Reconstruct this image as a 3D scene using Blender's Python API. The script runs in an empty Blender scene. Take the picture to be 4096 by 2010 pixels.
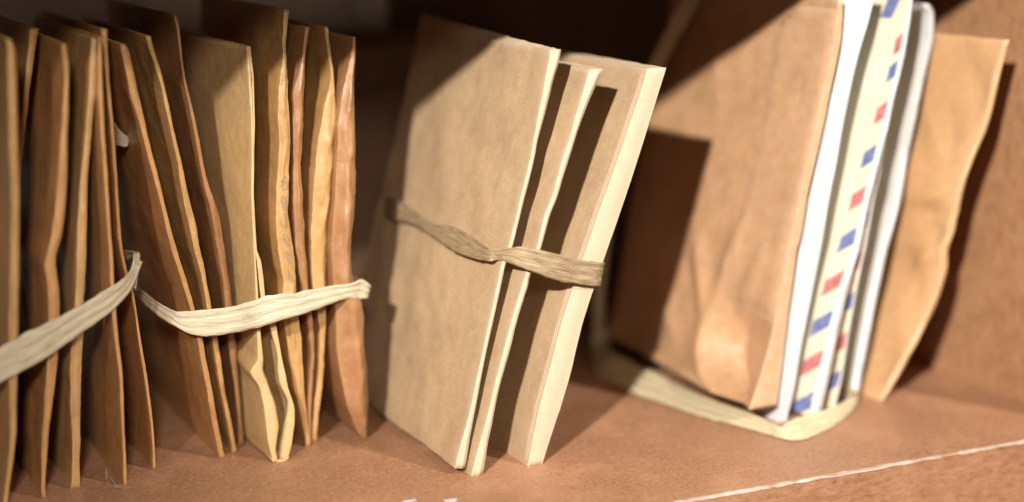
import bpy, bmesh, math, random
from mathutils import Vector, noise

# ------------------------------------------------------------------ camera, light, exposure
scene = bpy.context.scene
MM = 0.001

def look_rotation(direction):
    return Vector(direction).to_track_quat('-Z', 'Y').to_euler()

cam_data = bpy.data.cameras.new('camera')
cam = bpy.data.objects.new('camera', cam_data)
scene.collection.objects.link(cam)
scene.camera = cam
cam.location = (0.0, -0.4534, 0.195)
cam.rotation_euler = (math.radians(90 - 11.8047), 0.0, math.radians(-25.7061))
cam_data.sensor_fit = 'HORIZONTAL'
cam_data.sensor_width = 36.0
cam_data.lens = 59.646
cam_data.clip_start = 0.02
cam_data.clip_end = 20.0
cam_data.dof.use_dof = True
cam_data.dof.focus_distance = 0.583
cam_data.dof.aperture_fstop = 2.9
cam_data.dof.aperture_blades = 9

world = bpy.data.worlds.new('World')
scene.world = world
world.use_nodes = True
bg = world.node_tree.nodes['Background']
bg.inputs['Color'].default_value = (1.0, 0.86, 0.72, 1.0)
bg.inputs['Strength'].default_value = 0.105

def spot(name, loc, target, power, radius, size, color, blend):
    d = bpy.data.lights.new(name, 'SPOT')
    d.energy = power
    d.shadow_soft_size = radius
    d.spot_size = math.radians(size)
    d.spot_blend = blend
    d.color = color
    o = bpy.data.objects.new(name, d)
    scene.collection.objects.link(o)
    o.location = loc
    o.rotation_euler = look_rotation(Vector(target) - Vector(loc))
    return o

spot('key_spotlight', (-0.55, -0.85, 0.655), (0.39, 0.07, 0.07), 165.0, 0.018, 23, (1.0, 0.955, 0.90), 1.0)
spot('second_spotlight', (0.97, -1.10, 0.88), (0.42, 0.06, 0.05), 90.0, 0.018, 27, (1.0, 0.965, 0.93), 1.0)
spot('left_fill_lamp', (-0.22, -1.10, 0.60), (0.07, 0.10, 0.06), 60.0, 0.07, 19, (1.0, 0.93, 0.84), 1.0)  # added soft fill, cone narrowed to brighten the left bundles' side faces

scene.view_settings.view_transform = 'Standard'
scene.view_settings.look = 'None'
scene.view_settings.exposure = 0.0
scene.view_settings.gamma = 1.0
scene.view_settings.use_curve_mapping = False
scene.cycles.use_denoising = True

PROFILES = {
 'left_1': (88.9, [(152.0, 87.5, 89.0),(150.8, 87.7, 89.7),(148.7, 87.9, 90.1),(139.5, 87.4, 89.9),(127.2, 86.9, 89.5),(114.7, 86.4, 89.0),(102.2, 86.1, 88.7),(89.5, 85.1, 87.9),(79.0, 84.3, 87.2),(66.1, 83.4, 86.3),(57.0, 82.8, 85.5),(43.8, 82.0, 84.5),(33.2, 81.6, 83.8),(24.5, 81.2, 83.2),(16.6, 80.2, 81.9),(10.0, 79.1, 80.5),(2.4, 77.7, 79.1),(-0.0, 77.4, 78.7)]),
 'left_2': (125.0, [(152.0, 101.2, 103.9),(142.1, 99.8, 101.8),(129.0, 97.8, 99.5),(115.9, 95.7, 97.3),(105.9, 94.4, 95.8),(95.9, 93.3, 94.7),(78.1, 91.6, 93.0),(57.5, 90.0, 91.5),(29.5, 87.7, 89.3),(8.2, 86.2, 87.8),(-8.0, 85.4, 87.0)]),
 'left_3': (93.8, [(149.4, 105.2, 106.8),(147.0, 105.4, 106.9),(144.5, 105.7, 107.2),(139.5, 105.8, 107.0),(131.9, 105.0, 106.5),(125.6, 104.3, 106.1),(116.8, 103.0, 105.3),(109.8, 102.3, 105.0),(100.2, 100.9, 104.0),(93.8, 100.0, 103.2),(87.4, 98.8, 102.0),(83.4, 97.4, 100.3),(79.6, 96.3, 99.2),(77.2, 95.7, 99.6),(75.6, 96.5, 99.7),(70.2, 96.7, 100.2),(63.6, 96.7, 100.0),(48.9, 95.5, 98.7),(43.6, 94.9, 98.0),(36.9, 94.1, 96.8),(30.3, 93.4, 95.7),(23.6, 92.5, 94.4),(16.8, 91.8, 93.6),(10.0, 91.3, 92.6),(3.1, 90.9, 92.0),(-0.0, 90.9, 92.3)]),
 'left_4': (99.1, [(150.4, 115.9, 118.3),(143.6, 115.1, 117.4),(134.1, 114.3, 116.5),(124.5, 113.0, 114.9),(114.9, 111.8, 113.6),(105.3, 110.2, 112.3),(98.8, 109.4, 111.8),(85.7, 108.0, 110.9),(81.5, 107.7, 110.7),(71.5, 107.0, 109.7),(64.1, 106.3, 108.9),(52.0, 104.5, 108.1),(41.2, 103.4, 106.9),(30.9, 102.9, 106.2),(24.0, 102.7, 105.7),(17.1, 102.8, 105.3),(10.1, 102.6, 104.8),(-0.0, 101.4, 104.4)]),
 'left_5': (94.1, [(151.3, 117.1, 118.0),(144.0, 116.7, 117.8),(131.3, 116.2, 117.6),(118.5, 116.4, 117.5),(105.6, 116.7, 117.8),(85.9, 116.9, 117.9),(81.6, 117.2, 118.2),(69.6, 117.0, 118.1),(61.4, 117.0, 118.3),(51.2, 117.5, 118.6),(40.8, 118.4, 119.5),(30.4, 118.4, 119.4),(19.9, 118.4, 119.2),(9.4, 118.3, 119.2),(-0.0, 118.1, 119.3)]),
 'left_6': (106.7, [(152.5, 120.8, 122.6),(146.0, 121.1, 122.6),(136.3, 121.5, 122.6),(123.2, 122.1, 123.2),(109.9, 122.5, 123.5),(96.6, 122.8, 123.7),(83.1, 122.9, 124.0),(78.7, 123.4, 124.2),(73.2, 124.1, 125.1),(69.6, 125.0, 126.0),(63.9, 126.4, 127.3),(57.6, 127.3, 127.9),(43.4, 128.5, 129.4),(32.6, 129.8, 130.7),(21.8, 130.7, 131.6),(14.5, 131.2, 132.0),(7.3, 131.4, 132.1),(-0.0, 131.1, 132.2)]),
 'mid_1': (107.9, [(147.3, 127.2, 128.7),(145.7, 127.2, 129.7),(139.1, 128.4, 130.8),(130.5, 129.7, 132.2),(122.5, 131.9, 133.8),(115.7, 133.3, 134.8),(105.5, 135.5, 137.1),(95.2, 137.8, 139.1),(81.3, 140.4, 141.9),(76.8, 141.3, 143.0),(66.1, 144.3, 145.9),(55.2, 147.1, 148.5),(45.7, 148.9, 150.6),(36.9, 149.9, 151.7),(25.9, 151.7, 153.5),(14.7, 153.0, 154.8),(3.4, 154.8, 156.6),(-0.0, 155.4, 157.2)]),
 'mid_2': (111.3, [(149.5, 136.3, 137.9),(145.0, 137.4, 138.8),(138.3, 139.5, 140.7),(133.0, 140.9, 141.9),(124.9, 142.1, 143.3),(118.1, 143.3, 144.4),(107.8, 145.3, 146.6),(94.0, 146.8, 148.8),(84.2, 148.5, 150.9),(75.4, 150.1, 152.0),(68.2, 151.7, 153.4),(61.0, 152.9, 154.3),(54.4, 153.7, 155.3),(44.2, 155.1, 156.9),(35.4, 156.2, 157.9),(24.2, 157.6, 158.9),(12.9, 159.5, 160.9),(1.5, 161.1, 162.5),(-0.0, 161.1, 162.8)]),
 'mid_3': (119.1, [(155.7, 148.0, 149.0),(152.7, 148.8, 149.9),(147.3, 149.3, 150.2),(140.6, 149.9, 150.6),(133.8, 150.6, 151.3),(126.9, 151.9, 152.8),(113.1, 154.1, 155.3),(102.6, 155.5, 156.7),(95.5, 156.6, 158.2),(88.3, 158.5, 160.6),(84.7, 159.1, 161.5),(73.0, 160.4, 162.9),(62.0, 162.0, 164.0),(51.7, 162.7, 165.1),(41.4, 163.1, 165.6),(32.4, 163.9, 166.1),(21.2, 165.0, 166.4),(9.8, 165.7, 166.9),(3.0, 165.7, 167.5),(-0.0, 165.6, 167.4)]),
 'mid_5': (107.4, [(157.1, 183.5, 185.2),(150.4, 182.9, 184.3),(147.0, 182.5, 183.6),(140.2, 182.6, 183.7),(133.4, 181.2, 183.8),(130.0, 180.8, 184.0),(119.8, 180.1, 184.3),(112.8, 180.6, 184.4),(105.9, 180.1, 184.0),(95.5, 179.1, 183.4),(88.6, 178.6, 182.8),(81.5, 178.3, 183.3),(73.4, 178.8, 184.4),(62.4, 180.7, 185.1),(57.4, 180.2, 185.0),(49.4, 180.3, 185.5),(40.5, 181.2, 186.5),(29.3, 182.3, 186.7),(21.8, 183.6, 187.0),(14.2, 185.3, 187.6),(6.5, 186.6, 188.3),(-0.0, 187.2, 189.1)]),
 'mid_6': (109.3, [(150.7, 191.8, 193.2),(146.6, 190.8, 192.4),(139.8, 189.9, 191.3),(134.3, 188.7, 190.8),(129.5, 186.9, 190.5),(119.2, 186.2, 189.9),(108.8, 186.0, 189.2),(105.3, 186.1, 188.6),(98.3, 185.7, 188.8),(91.3, 185.5, 189.0),(72.5, 186.1, 189.3),(61.5, 187.7, 190.0),(57.8, 188.2, 190.1),(48.1, 189.5, 191.3),(39.2, 190.4, 191.9),(32.5, 190.9, 191.9),(28.1, 190.1, 191.4),(20.7, 189.3, 190.6),(9.5, 188.8, 190.0),(-0.0, 189.0, 190.0)]),
 'mid_7': (110.8, [(150.4, 199.2, 200.5),(142.7, 199.9, 201.0),(135.7, 200.9, 202.0),(132.2, 201.1, 202.3),(121.8, 198.1, 202.7),(115.6, 197.1, 202.6),(112.8, 196.1, 202.0),(104.4, 194.8, 201.1),(90.3, 193.3, 199.8),(79.7, 192.5, 198.4),(71.5, 192.3, 197.9),(58.3, 192.5, 197.4),(50.9, 194.0, 197.5),(42.0, 194.8, 197.0),(30.9, 194.3, 196.0),(23.5, 193.5, 195.6),(16.1, 192.4, 194.5),(8.6, 191.4, 193.2),(-0.0, 190.9, 192.3)]),
 'mid_8': (106.0, [(147.0, 207.7, 208.8),(139.4, 206.7, 208.5),(133.9, 205.3, 208.1),(129.1, 203.7, 207.7),(118.7, 202.0, 207.9),(108.2, 201.2, 207.8),(97.6, 200.4, 207.8),(90.6, 199.9, 207.3),(83.5, 199.0, 206.8),(71.8, 198.0, 205.1),(60.1, 198.7, 205.9),(52.6, 199.1, 209.2),(45.9, 199.4, 209.9),(38.5, 199.2, 209.5),(27.1, 200.3, 210.7),(19.5, 201.7, 210.9),(11.8, 203.4, 210.8),(4.0, 206.5, 210.6),(-0.0, 209.0, 210.5)]),
 'card_1': (56.0, [(144.4, 259.5, 263.5),(141.4, 259.2, 263.3),(134.8, 257.7, 260.7),(128.2, 256.3, 258.9),(121.6, 254.8, 257.0),(115.0, 253.5, 255.0),(108.3, 252.2, 253.7),(101.7, 250.4, 252.0),(95.0, 248.5, 250.0),(88.3, 246.9, 248.2),(77.3, 243.7, 245.3),(72.7, 241.4, 242.9),(63.8, 239.3, 240.8),(53.6, 236.9, 238.3),(43.3, 234.2, 235.6),(33.0, 231.7, 233.4),(22.6, 229.4, 231.3),(12.2, 226.3, 229.1),(5.3, 224.0, 227.9),(2.4, 223.6, 227.5)]),
 'card_2': (52.4, [(137.8, 272.7, 277.9),(134.5, 271.6, 276.2),(127.9, 269.4, 272.8),(121.3, 267.2, 269.9),(114.7, 265.2, 267.3),(108.1, 262.6, 265.1),(101.4, 260.6, 262.6),(94.8, 258.6, 260.6),(88.2, 255.6, 257.6),(77.2, 252.8, 254.4),(69.9, 248.9, 250.8),(63.8, 246.9, 249.1),(53.6, 243.5, 245.5),(43.4, 240.4, 242.7),(33.2, 237.4, 239.5),(22.8, 234.9, 236.9),(16.0, 232.6, 235.4),(9.0, 230.5, 233.9),(2.1, 228.4, 232.8),(-0.9, 228.0, 232.2)]),
 'card_3': (53.0, [(137.0, 295.5, 303.0),(126.6, 292.1, 299.5),(113.1, 286.9, 294.8),(99.6, 281.6, 290.0),(86.1, 276.2, 285.0),(75.0, 271.9, 280.5),(62.0, 267.0, 275.6),(51.0, 263.1, 271.6),(40.6, 260.1, 268.7),(30.1, 257.0, 266.0),(19.7, 254.0, 262.6),(9.2, 251.7, 258.7),(-0.0, 250.0, 255.6)]),
 'big_kraft': (54.6, [(158.3, 376.0, 377.8),(151.2, 375.3, 378.1),(144.0, 374.5, 377.7),(129.7, 371.6, 374.9),(115.4, 368.3, 371.9),(101.0, 365.0, 368.6),(86.5, 361.7, 365.2),(71.9, 358.8, 363.2),(67.2, 357.5, 361.5),(44.8, 353.5, 358.7),(29.7, 350.1, 357.2),(18.5, 346.5, 355.9),(7.9, 342.6, 354.7)]),
 'white_stack': (57.6, [(160.7, 382.1, 394.8),(150.7, 381.0, 392.4),(138.4, 380.0, 388.3),(129.1, 378.3, 385.9),(114.6, 374.5, 383.0),(99.9, 371.6, 380.6),(85.3, 368.3, 377.7),(65.7, 364.7, 374.5),(43.1, 361.4, 370.1),(27.9, 359.3, 367.1),(12.5, 357.5, 364.5),(-2.3, 357.8, 361.5)]),
 'airmail_near': (54.1, [(161.9, 408.1, 409.6),(150.2, 406.9, 408.8),(135.7, 404.1, 406.2),(121.1, 400.7, 402.9),(106.5, 396.6, 399.4),(91.7, 392.6, 395.9),(84.4, 390.8, 393.9),(64.7, 386.5, 389.8),(49.8, 380.9, 385.1),(34.6, 377.0, 381.8),(19.4, 373.3, 378.7),(4.1, 370.0, 375.2),(1.4, 369.5, 374.4)]),
 'airmail_far': (57.6, [(105.8, 401.9, 402.4),(90.8, 399.5, 400.2),(83.4, 397.8, 398.5),(63.5, 394.4, 395.2),(59.7, 393.4, 394.2),(44.4, 390.5, 391.2),(28.9, 387.9, 388.7),(14.1, 385.7, 386.6),(1.6, 383.0, 383.9)]),
 'white_envelope': (69.1, [(154.6, 425.7, 429.0),(153.8, 427.7, 431.0),(151.6, 429.5, 432.2),(141.0, 429.9, 432.3),(125.9, 426.0, 428.6),(110.7, 422.7, 425.5),(95.4, 419.5, 422.6),(79.9, 417.3, 420.7),(59.7, 411.4, 414.6),(36.1, 406.2, 409.6),(20.2, 403.0, 406.7),(4.2, 400.4, 404.0),(-2.3, 399.8, 403.2)]),
 'wall_kraft': (63.6, [(143.1, 435.5, 438.1),(128.6, 434.9, 437.3),(113.4, 434.0, 436.6),(105.8, 432.9, 435.4),(98.2, 430.4, 432.9),(90.5, 428.5, 431.1),(82.7, 428.2, 431.1),(74.7, 428.0, 430.9),(61.7, 426.5, 429.5),(61.7, 426.1, 429.1),(53.3, 427.7, 431.0),(45.1, 427.0, 430.0),(37.0, 424.8, 428.0),(28.9, 422.0, 424.9),(20.7, 418.9, 421.9),(12.6, 415.4, 418.6),(4.5, 411.5, 414.0),(0.0, 409.8, 412.0)]),
}
OPEN_ENVELOPE = {'y': 96.0, 'L': [(144.2, 169.9), (134.0, 170.3), (120.5, 170.4), (107.1, 169.8), (93.5, 168.9), (75.5, 168.8), (47.0, 168.3), (37.0, 168.0), (32.9, 164.9), (27.0, 168.2), (19.6, 169.2), (8.0, 169.9), (0.4, 171.2)], 'IL': [(144.1, 170.3), (134.0, 171.0), (120.5, 170.7), (107.0, 170.0), (93.5, 169.1), (75.5, 168.9), (46.9, 169.2), (36.8, 169.8), (32.8, 169.5), (28.9, 170.9), (19.9, 173.5), (12.0, 174.4), (7.5, 173.5), (3.9, 172.5), (0.5, 173.3)], 'IR': [(144.1, 170.4), (134.0, 171.3), (120.5, 170.9), (107.0, 170.1), (93.5, 169.2), (75.5, 168.9), (71.3, 169.4), (65.0, 169.7), (58.6, 170.1), (46.4, 173.1), (42.7, 174.1), (37.1, 175.2), (32.6, 174.8), (28.0, 175.1), (20.7, 178.0), (17.1, 177.5), (11.7, 176.1), (4.6, 174.5), (0.5, 173.8)], 'R': [(144.1, 170.9), (134.0, 171.8), (120.5, 171.3), (107.0, 170.3), (93.5, 169.4), (75.4, 169.4), (71.1, 170.7), (64.8, 171.2), (58.5, 171.4), (47.1, 175.0), (39.3, 176.0), (27.2, 177.7), (18.1, 180.0), (13.5, 179.7), (6.8, 178.4), (0.1, 176.5)]}
RIBBON_A = [(60.3, 82.6, 48.3), (59.6, 82.6, 37.4), (71.7, 84.6, 52.2), (71.0, 84.6, 40.9), (79.4, 86.1, 54.7), (78.8, 86.1, 43.3), (85.9, 86.6, 57.8), (85.2, 86.6, 46.0), (92.4, 87.6, 60.0), (91.8, 87.6, 48.4), (99.2, 89.1, 62.2), (99.0, 89.1, 52.0), (107.3, 90.6, 65.3), (106.9, 90.6, 56.1), (115.7, 92.6, 69.0), (115.7, 92.6, 60.8), (121.3, 96.6, 70.7), (123.1, 96.6, 65.8), (125.8, 102.6, 72.5), (127.7, 102.6, 70.2), (128.3, 108.6, 75.9), (130.2, 108.6, 74.0), (128.8, 114.6, 76.2), (131.2, 114.6, 75.7)]
RIBBON_B = [(135.7, 140.6, 58.3), (135.7, 140.6, 54.3), (136.5, 130.6, 57.8), (136.4, 130.6, 53.5), (137.4, 120.6, 57.3), (136.7, 120.6, 52.9), (138.7, 112.6, 56.7), (137.7, 112.6, 52.2), (140.3, 106.1, 56.3), (139.6, 106.1, 51.4), (141.8, 103.6, 56.1), (144.3, 103.6, 48.4), (148.6, 103.1, 55.9), (149.0, 103.1, 46.9), (154.1, 102.6, 56.0), (155.2, 102.6, 46.5), (160.4, 99.6, 57.1), (162.2, 99.6, 47.8), (165.9, 94.1, 59.8), (167.7, 94.1, 50.1), (172.6, 92.6, 61.4), (175.1, 92.6, 52.0), (180.4, 94.6, 60.7), (183.1, 94.6, 52.8), (192.0, 98.6, 60.8), (192.6, 98.6, 53.8), (203.6, 101.6, 60.3), (201.2, 101.6, 54.7), (208.7, 104.1, 60.7), (206.2, 104.1, 53.5), (213.6, 108.6, 57.1), (212.3, 108.6, 52.6)]
RIBBON_C = [(241.4, 157.0, 79.3), (239.5, 153.8, 72.0), (240.9, 144.5, 79.9), (239.2, 141.5, 72.9), (240.1, 126.3, 78.3), (239.0, 129.1, 73.9), (239.5, 116.4, 77.3), (238.5, 118.5, 73.8), (239.5, 106.4, 77.6), (238.3, 108.7, 72.9), (239.8, 97.1, 78.8), (238.1, 99.2, 72.0), (239.9, 85.8, 79.2), (237.9, 87.1, 71.2), (239.8, 76.2, 78.6), (238.0, 76.0, 71.6), (239.6, 68.4, 77.7), (238.2, 67.2, 72.3), (239.4, 61.8, 77.1), (238.4, 59.7, 73.2), (240.3, 58.6, 77.2), (241.1, 58.6, 73.5), (242.6, 55.6, 78.2), (242.2, 55.6, 73.6), (245.7, 51.1, 79.1), (245.3, 51.1, 72.3), (251.1, 47.8, 78.4), (249.5, 47.8, 70.7), (259.4, 47.8, 75.8), (256.1, 47.8, 67.8), (268.7, 49.6, 72.7), (264.6, 49.6, 64.9), (277.4, 51.4, 70.8), (275.8, 51.4, 62.3)]
RIBBON_D = [(346.1, 172.6, 34.1), (341.3, 172.6, 34.5), (345.7, 172.6, 20.6), (340.7, 172.6, 19.3), (347.8, 172.6, 8.0), (339.6, 172.6, 4.0), (338.5, 152.0, 6.7), (326.1, 143.8, 0.6), (339.6, 140.9, 5.7), (325.8, 131.4, 0.6), (340.7, 129.1, 4.4), (327.0, 118.7, 0.6), (341.3, 123.4, 4.9), (327.7, 109.8, 0.6), (342.8, 108.3, 3.4), (330.9, 93.7, 0.6), (344.4, 91.8, 2.7), (335.0, 76.6, 0.6), (348.3, 52.6, 3.8), (344.6, 48.2, 0.6), (349.1, 44.1, 3.2), (346.2, 40.9, 0.6), (352.6, 44.1, 4.5), (348.4, 36.6, 0.6), (358.0, 45.6, 5.0), (354.3, 35.1, 0.6), (364.8, 47.6, 4.9), (363.4, 39.1, 0.6), (376.4, 51.1, 4.7), (372.0, 43.0, 0.6), (386.6, 55.6, 4.9), (383.8, 51.0, 0.6), (397.9, 62.6, 5.1), (398.1, 62.6, 1.8)]
RIBBON_END = [(127.4, 134.6, 117.6), (127.2, 134.6, 111.7), (129.9, 134.6, 118.0), (129.5, 134.6, 110.2), (131.1, 134.6, 116.0), (131.2, 134.6, 109.9), (133.1, 134.6, 113.8), (133.0, 134.6, 109.3), (134.8, 134.6, 112.4), (134.0, 134.6, 109.6)]
STRIPES_NEAR = [('b', 8.3), ('r', 24.3), ('b', 39.3), ('r', 54.4), ('b', 70.4), ('r', 85.9), ('b', 101.3), ('r', 117.4), ('b', 132.4), ('r', 142.3)]
STRIPES_FAR = [('b', 14.1), ('r', 28.9), ('b', 44.4), ('r', 59.8), ('b', 75.5), ('r', 91.6)]
# ------------------------------------------------------------------ helpers
col = scene.collection

def tag(o, label=None, category=None, group=None, kind=None):
    if label: o['label'] = label
    if category: o['category'] = category
    if group: o['group'] = group
    if kind: o['kind'] = kind
    return o

def empty(name, loc):
    o = bpy.data.objects.new(name, None)
    o.empty_display_size = 0.01
    col.objects.link(o)
    o.location = loc
    return o

def mesh_object(name, verts, faces, mat, parent=None, smooth=True, wear=None, uvs=None, base=(0, 0, 0)):
    me = bpy.data.meshes.new(name)
    b = Vector(base)
    me.from_pydata([Vector(v) - b for v in verts], [], faces)
    me.update()
    if smooth:
        me.polygons.foreach_set('use_smooth', [True] * len(me.polygons))
    if wear is not None:
        at = me.attributes.new('wear', 'FLOAT', 'POINT')
        at.data.foreach_set('value', wear)
    if uvs is not None:
        lay = me.uv_layers.new(name='UVMap')
        for p in me.polygons:
            for li in p.loop_indices:
                lay.data[li].uv = uvs[me.loops[li].vertex_index]
    me.materials.append(mat)
    o = bpy.data.objects.new(name, me)
    col.objects.link(o)
    if parent is not None:
        o.parent = parent
    else:
        o.location = b
    return o

def grid_faces(nr, nc, off=0, flip=False):
    f = []
    for i in range(nr - 1):
        for j in range(nc - 1):
            a = off + i * nc + j
            q = (a, a + 1, a + nc + 1, a + nc)
            f.append(q[::-1] if flip else q)
    return f

def smoothstep(x):
    x = max(0.0, min(1.0, x))
    return x * x * (3 - 2 * x)

def pn(x, y, z):
    return noise.noise(Vector((x, y, z)))

# ------------------------------------------------------------------ materials
def new_mat(name):
    m = bpy.data.materials.new(name)
    m.use_nodes = True
    nt = m.node_tree
    return m, nt, nt.nodes['Principled BSDF']

def noise_node(nt, vec, scale, detail=4.0, rough=0.55, stretch=None):
    if stretch:
        mp = nt.nodes.new('ShaderNodeMapping')
        mp.inputs['Scale'].default_value = stretch
        nt.links.new(vec, mp.inputs['Vector'])
        vec = mp.outputs['Vector']
    n = nt.nodes.new('ShaderNodeTexNoise')
    n.inputs['Scale'].default_value = scale
    n.inputs['Detail'].default_value = detail
    n.inputs['Roughness'].default_value = rough
    nt.links.new(vec, n.inputs['Vector'])
    return n.outputs['Fac']

def ramp(nt, fac, lo, hi, a=0.0, b=1.0):
    r = nt.nodes.new('ShaderNodeMapRange')
    r.inputs['From Min'].default_value = lo
    r.inputs['From Max'].default_value = hi
    r.inputs['To Min'].default_value = a
    r.inputs['To Max'].default_value = b
    nt.links.new(fac, r.inputs['Value'])
    return r.outputs['Result']

def math_node(nt, op, a, b):
    n = nt.nodes.new('ShaderNodeMath')
    n.operation = op
    for i, v in enumerate((a, b)):
        if isinstance(v, (int, float)):
            n.inputs[i].default_value = v
        else:
            nt.links.new(v, n.inputs[i])
    return n.outputs[0]

def mix_col(nt, fac, a, b, mode='MIX'):
    n = nt.nodes.new('ShaderNodeMix')
    n.data_type = 'RGBA'
    n.blend_type = mode
    if isinstance(fac, (int, float)):
        n.inputs['Factor'].default_value = fac
    else:
        nt.links.new(fac, n.inputs['Factor'])
    for key, v in ((6, a), (7, b)):
        if isinstance(v, tuple):
            n.inputs[key].default_value = (*v, 1.0)
        else:
            nt.links.new(v, n.inputs[key])
    return n.outputs[2]

def scale_col(c, k):
    return tuple(min(1.0, x * k) for x in c)

def paper(name, base, worn, rough=0.6, mottle=0.35, fibre=0.25, wrinkle=0.25, spec=0.35, blotch=None, wear_gain=1.0, fleck=0.5, cloud=45, coat=0.0, wear_low=0.3):
    m, nt, b = new_mat(name)
    tc = nt.nodes.new('ShaderNodeTexCoord')
    oi = nt.nodes.new('ShaderNodeObjectInfo')
    add = nt.nodes.new('ShaderNodeVectorMath')
    add.operation = 'ADD'
    nt.links.new(tc.outputs['Object'], add.inputs[0])
    nt.links.new(oi.outputs['Random'], add.inputs[1])
    vec = add.outputs[0]
    big = noise_node(nt, vec, cloud, 4, 0.6)
    c = mix_col(nt, ramp(nt, big, 0.3, 0.7), scale_col(base, 1 - mottle), scale_col(base, 1 + mottle * 0.75))
    mid = noise_node(nt, vec, 260, 5, 0.65)
    c = mix_col(nt, ramp(nt, mid, 0.35, 0.72, 0.0, fleck), c, worn)
    fib = noise_node(nt, vec, 1000, 3, 0.7, (1.0, 0.5, 1.0))
    c = mix_col(nt, ramp(nt, fib, 0.3, 0.7, 0, fibre), c, scale_col(base, 0.55))
    fib2 = noise_node(nt, vec, 800, 3, 0.75, (1.0, 0.22, 1.0))
    c = mix_col(nt, ramp(nt, fib2, 0.58, 0.85, 0, fibre * 1.1), c, scale_col(worn, 1.15))
    scr = noise_node(nt, vec, 900, 2, 0.5, (1.0, 1.0, 0.035))
    c = mix_col(nt, ramp(nt, scr, 0.70, 0.84, 0, fibre * 1.2), c, scale_col(worn, 1.15))
    if blotch:
        bl = noise_node(nt, vec, 70, 3, 0.5)
        c = mix_col(nt, ramp(nt, bl, 0.60, 0.78, 0, 0.55), c, blotch)
    at = nt.nodes.new('ShaderNodeAttribute')
    at.attribute_name = 'wear'
    wn = noise_node(nt, vec, 420, 4, 0.7)
    wf = math_node(nt, 'MULTIPLY', at.outputs['Fac'], ramp(nt, wn, 0.25, 0.65, wear_low, 1.0 * wear_gain))
    c = mix_col(nt, wf, c, worn)
    nt.links.new(c, b.inputs['Base Color'])
    b.inputs['Specular IOR Level'].default_value = spec
    rr = ramp(nt, mid, 0.3, 0.7, rough - 0.08, rough + 0.1)
    nt.links.new(rr, b.inputs['Roughness'])
    b.inputs['Coat Weight'].default_value = coat
    b.inputs['Coat Roughness'].default_value = 0.34
    # relief: fine tooth plus soft creases
    h1 = noise_node(nt, vec, 1400, 4, 0.7)
    vo = nt.nodes.new('ShaderNodeTexVoronoi')
    vo.feature = 'DISTANCE_TO_EDGE'
    vo.inputs['Scale'].default_value = 55
    wv = nt.nodes.new('ShaderNodeVectorMath')
    wv.operation = 'ADD'
    wtex = nt.nodes.new('ShaderNodeTexNoise')
    wtex.inputs['Scale'].default_value = 60
    nt.links.new(vec, wtex.inputs['Vector'])
    sc = nt.nodes.new('ShaderNodeVectorMath')
    sc.operation = 'SCALE'
    sc.inputs['Scale'].default_value = 0.02
    nt.links.new(wtex.outputs['Color'], sc.inputs[0])
    nt.links.new(vec, wv.inputs[0])
    nt.links.new(sc.outputs[0], wv.inputs[1])
    nt.links.new(wv.outputs[0], vo.inputs['Vector'])
    crease = ramp(nt, vo.outputs['Distance'], 0.0, 0.12)
    h2 = noise_node(nt, vec, 90, 3, 0.5)
    h = math_node(nt, 'ADD', math_node(nt, 'MULTIPLY', h1, 0.12), math_node(nt, 'ADD', math_node(nt, 'MULTIPLY', crease, 0.35 * wrinkle), math_node(nt, 'MULTIPLY', h2, 1.6 * wrinkle)))
    bp = nt.nodes.new('ShaderNodeBump')
    bp.inputs['Strength'].default_value = 0.55
    bp.inputs['Distance'].default_value = 0.0012
    nt.links.new(h, bp.inputs['Height'])
    nt.links.new(bp.outputs['Normal'], b.inputs['Normal'])
    return m

def raffia_mat(name, dark, light):
    m, nt, b = new_mat(name)
    uv = nt.nodes.new('ShaderNodeUVMap')
    st = noise_node(nt, uv.outputs['UV'], 1.0, 5, 0.65, (14.0, 26.0, 1.0))
    st2 = noise_node(nt, uv.outputs['UV'], 1.0, 4, 0.7, (70.0, 60.0, 1.0))
    c = mix_col(nt, ramp(nt, st, 0.38, 0.62), dark, light)
    c = mix_col(nt, ramp(nt, st2, 0.4, 0.75, 0, 0.5), c, scale_col(light, 1.1))
    nt.links.new(c, b.inputs['Base Color'])
    b.inputs['Roughness'].default_value = 0.5
    b.inputs['Specular IOR Level'].default_value = 0.4
    bp = nt.nodes.new('ShaderNodeBump')
    bp.inputs['Strength'].default_value = 0.8
    bp.inputs['Distance'].default_value = 0.0006
    nt.links.new(math_node(nt, 'ADD', st, math_node(nt, 'MULTIPLY', st2, 0.4)), bp.inputs['Height'])
    nt.links.new(bp.outputs['Normal'], b.inputs['Normal'])
    return m

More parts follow.
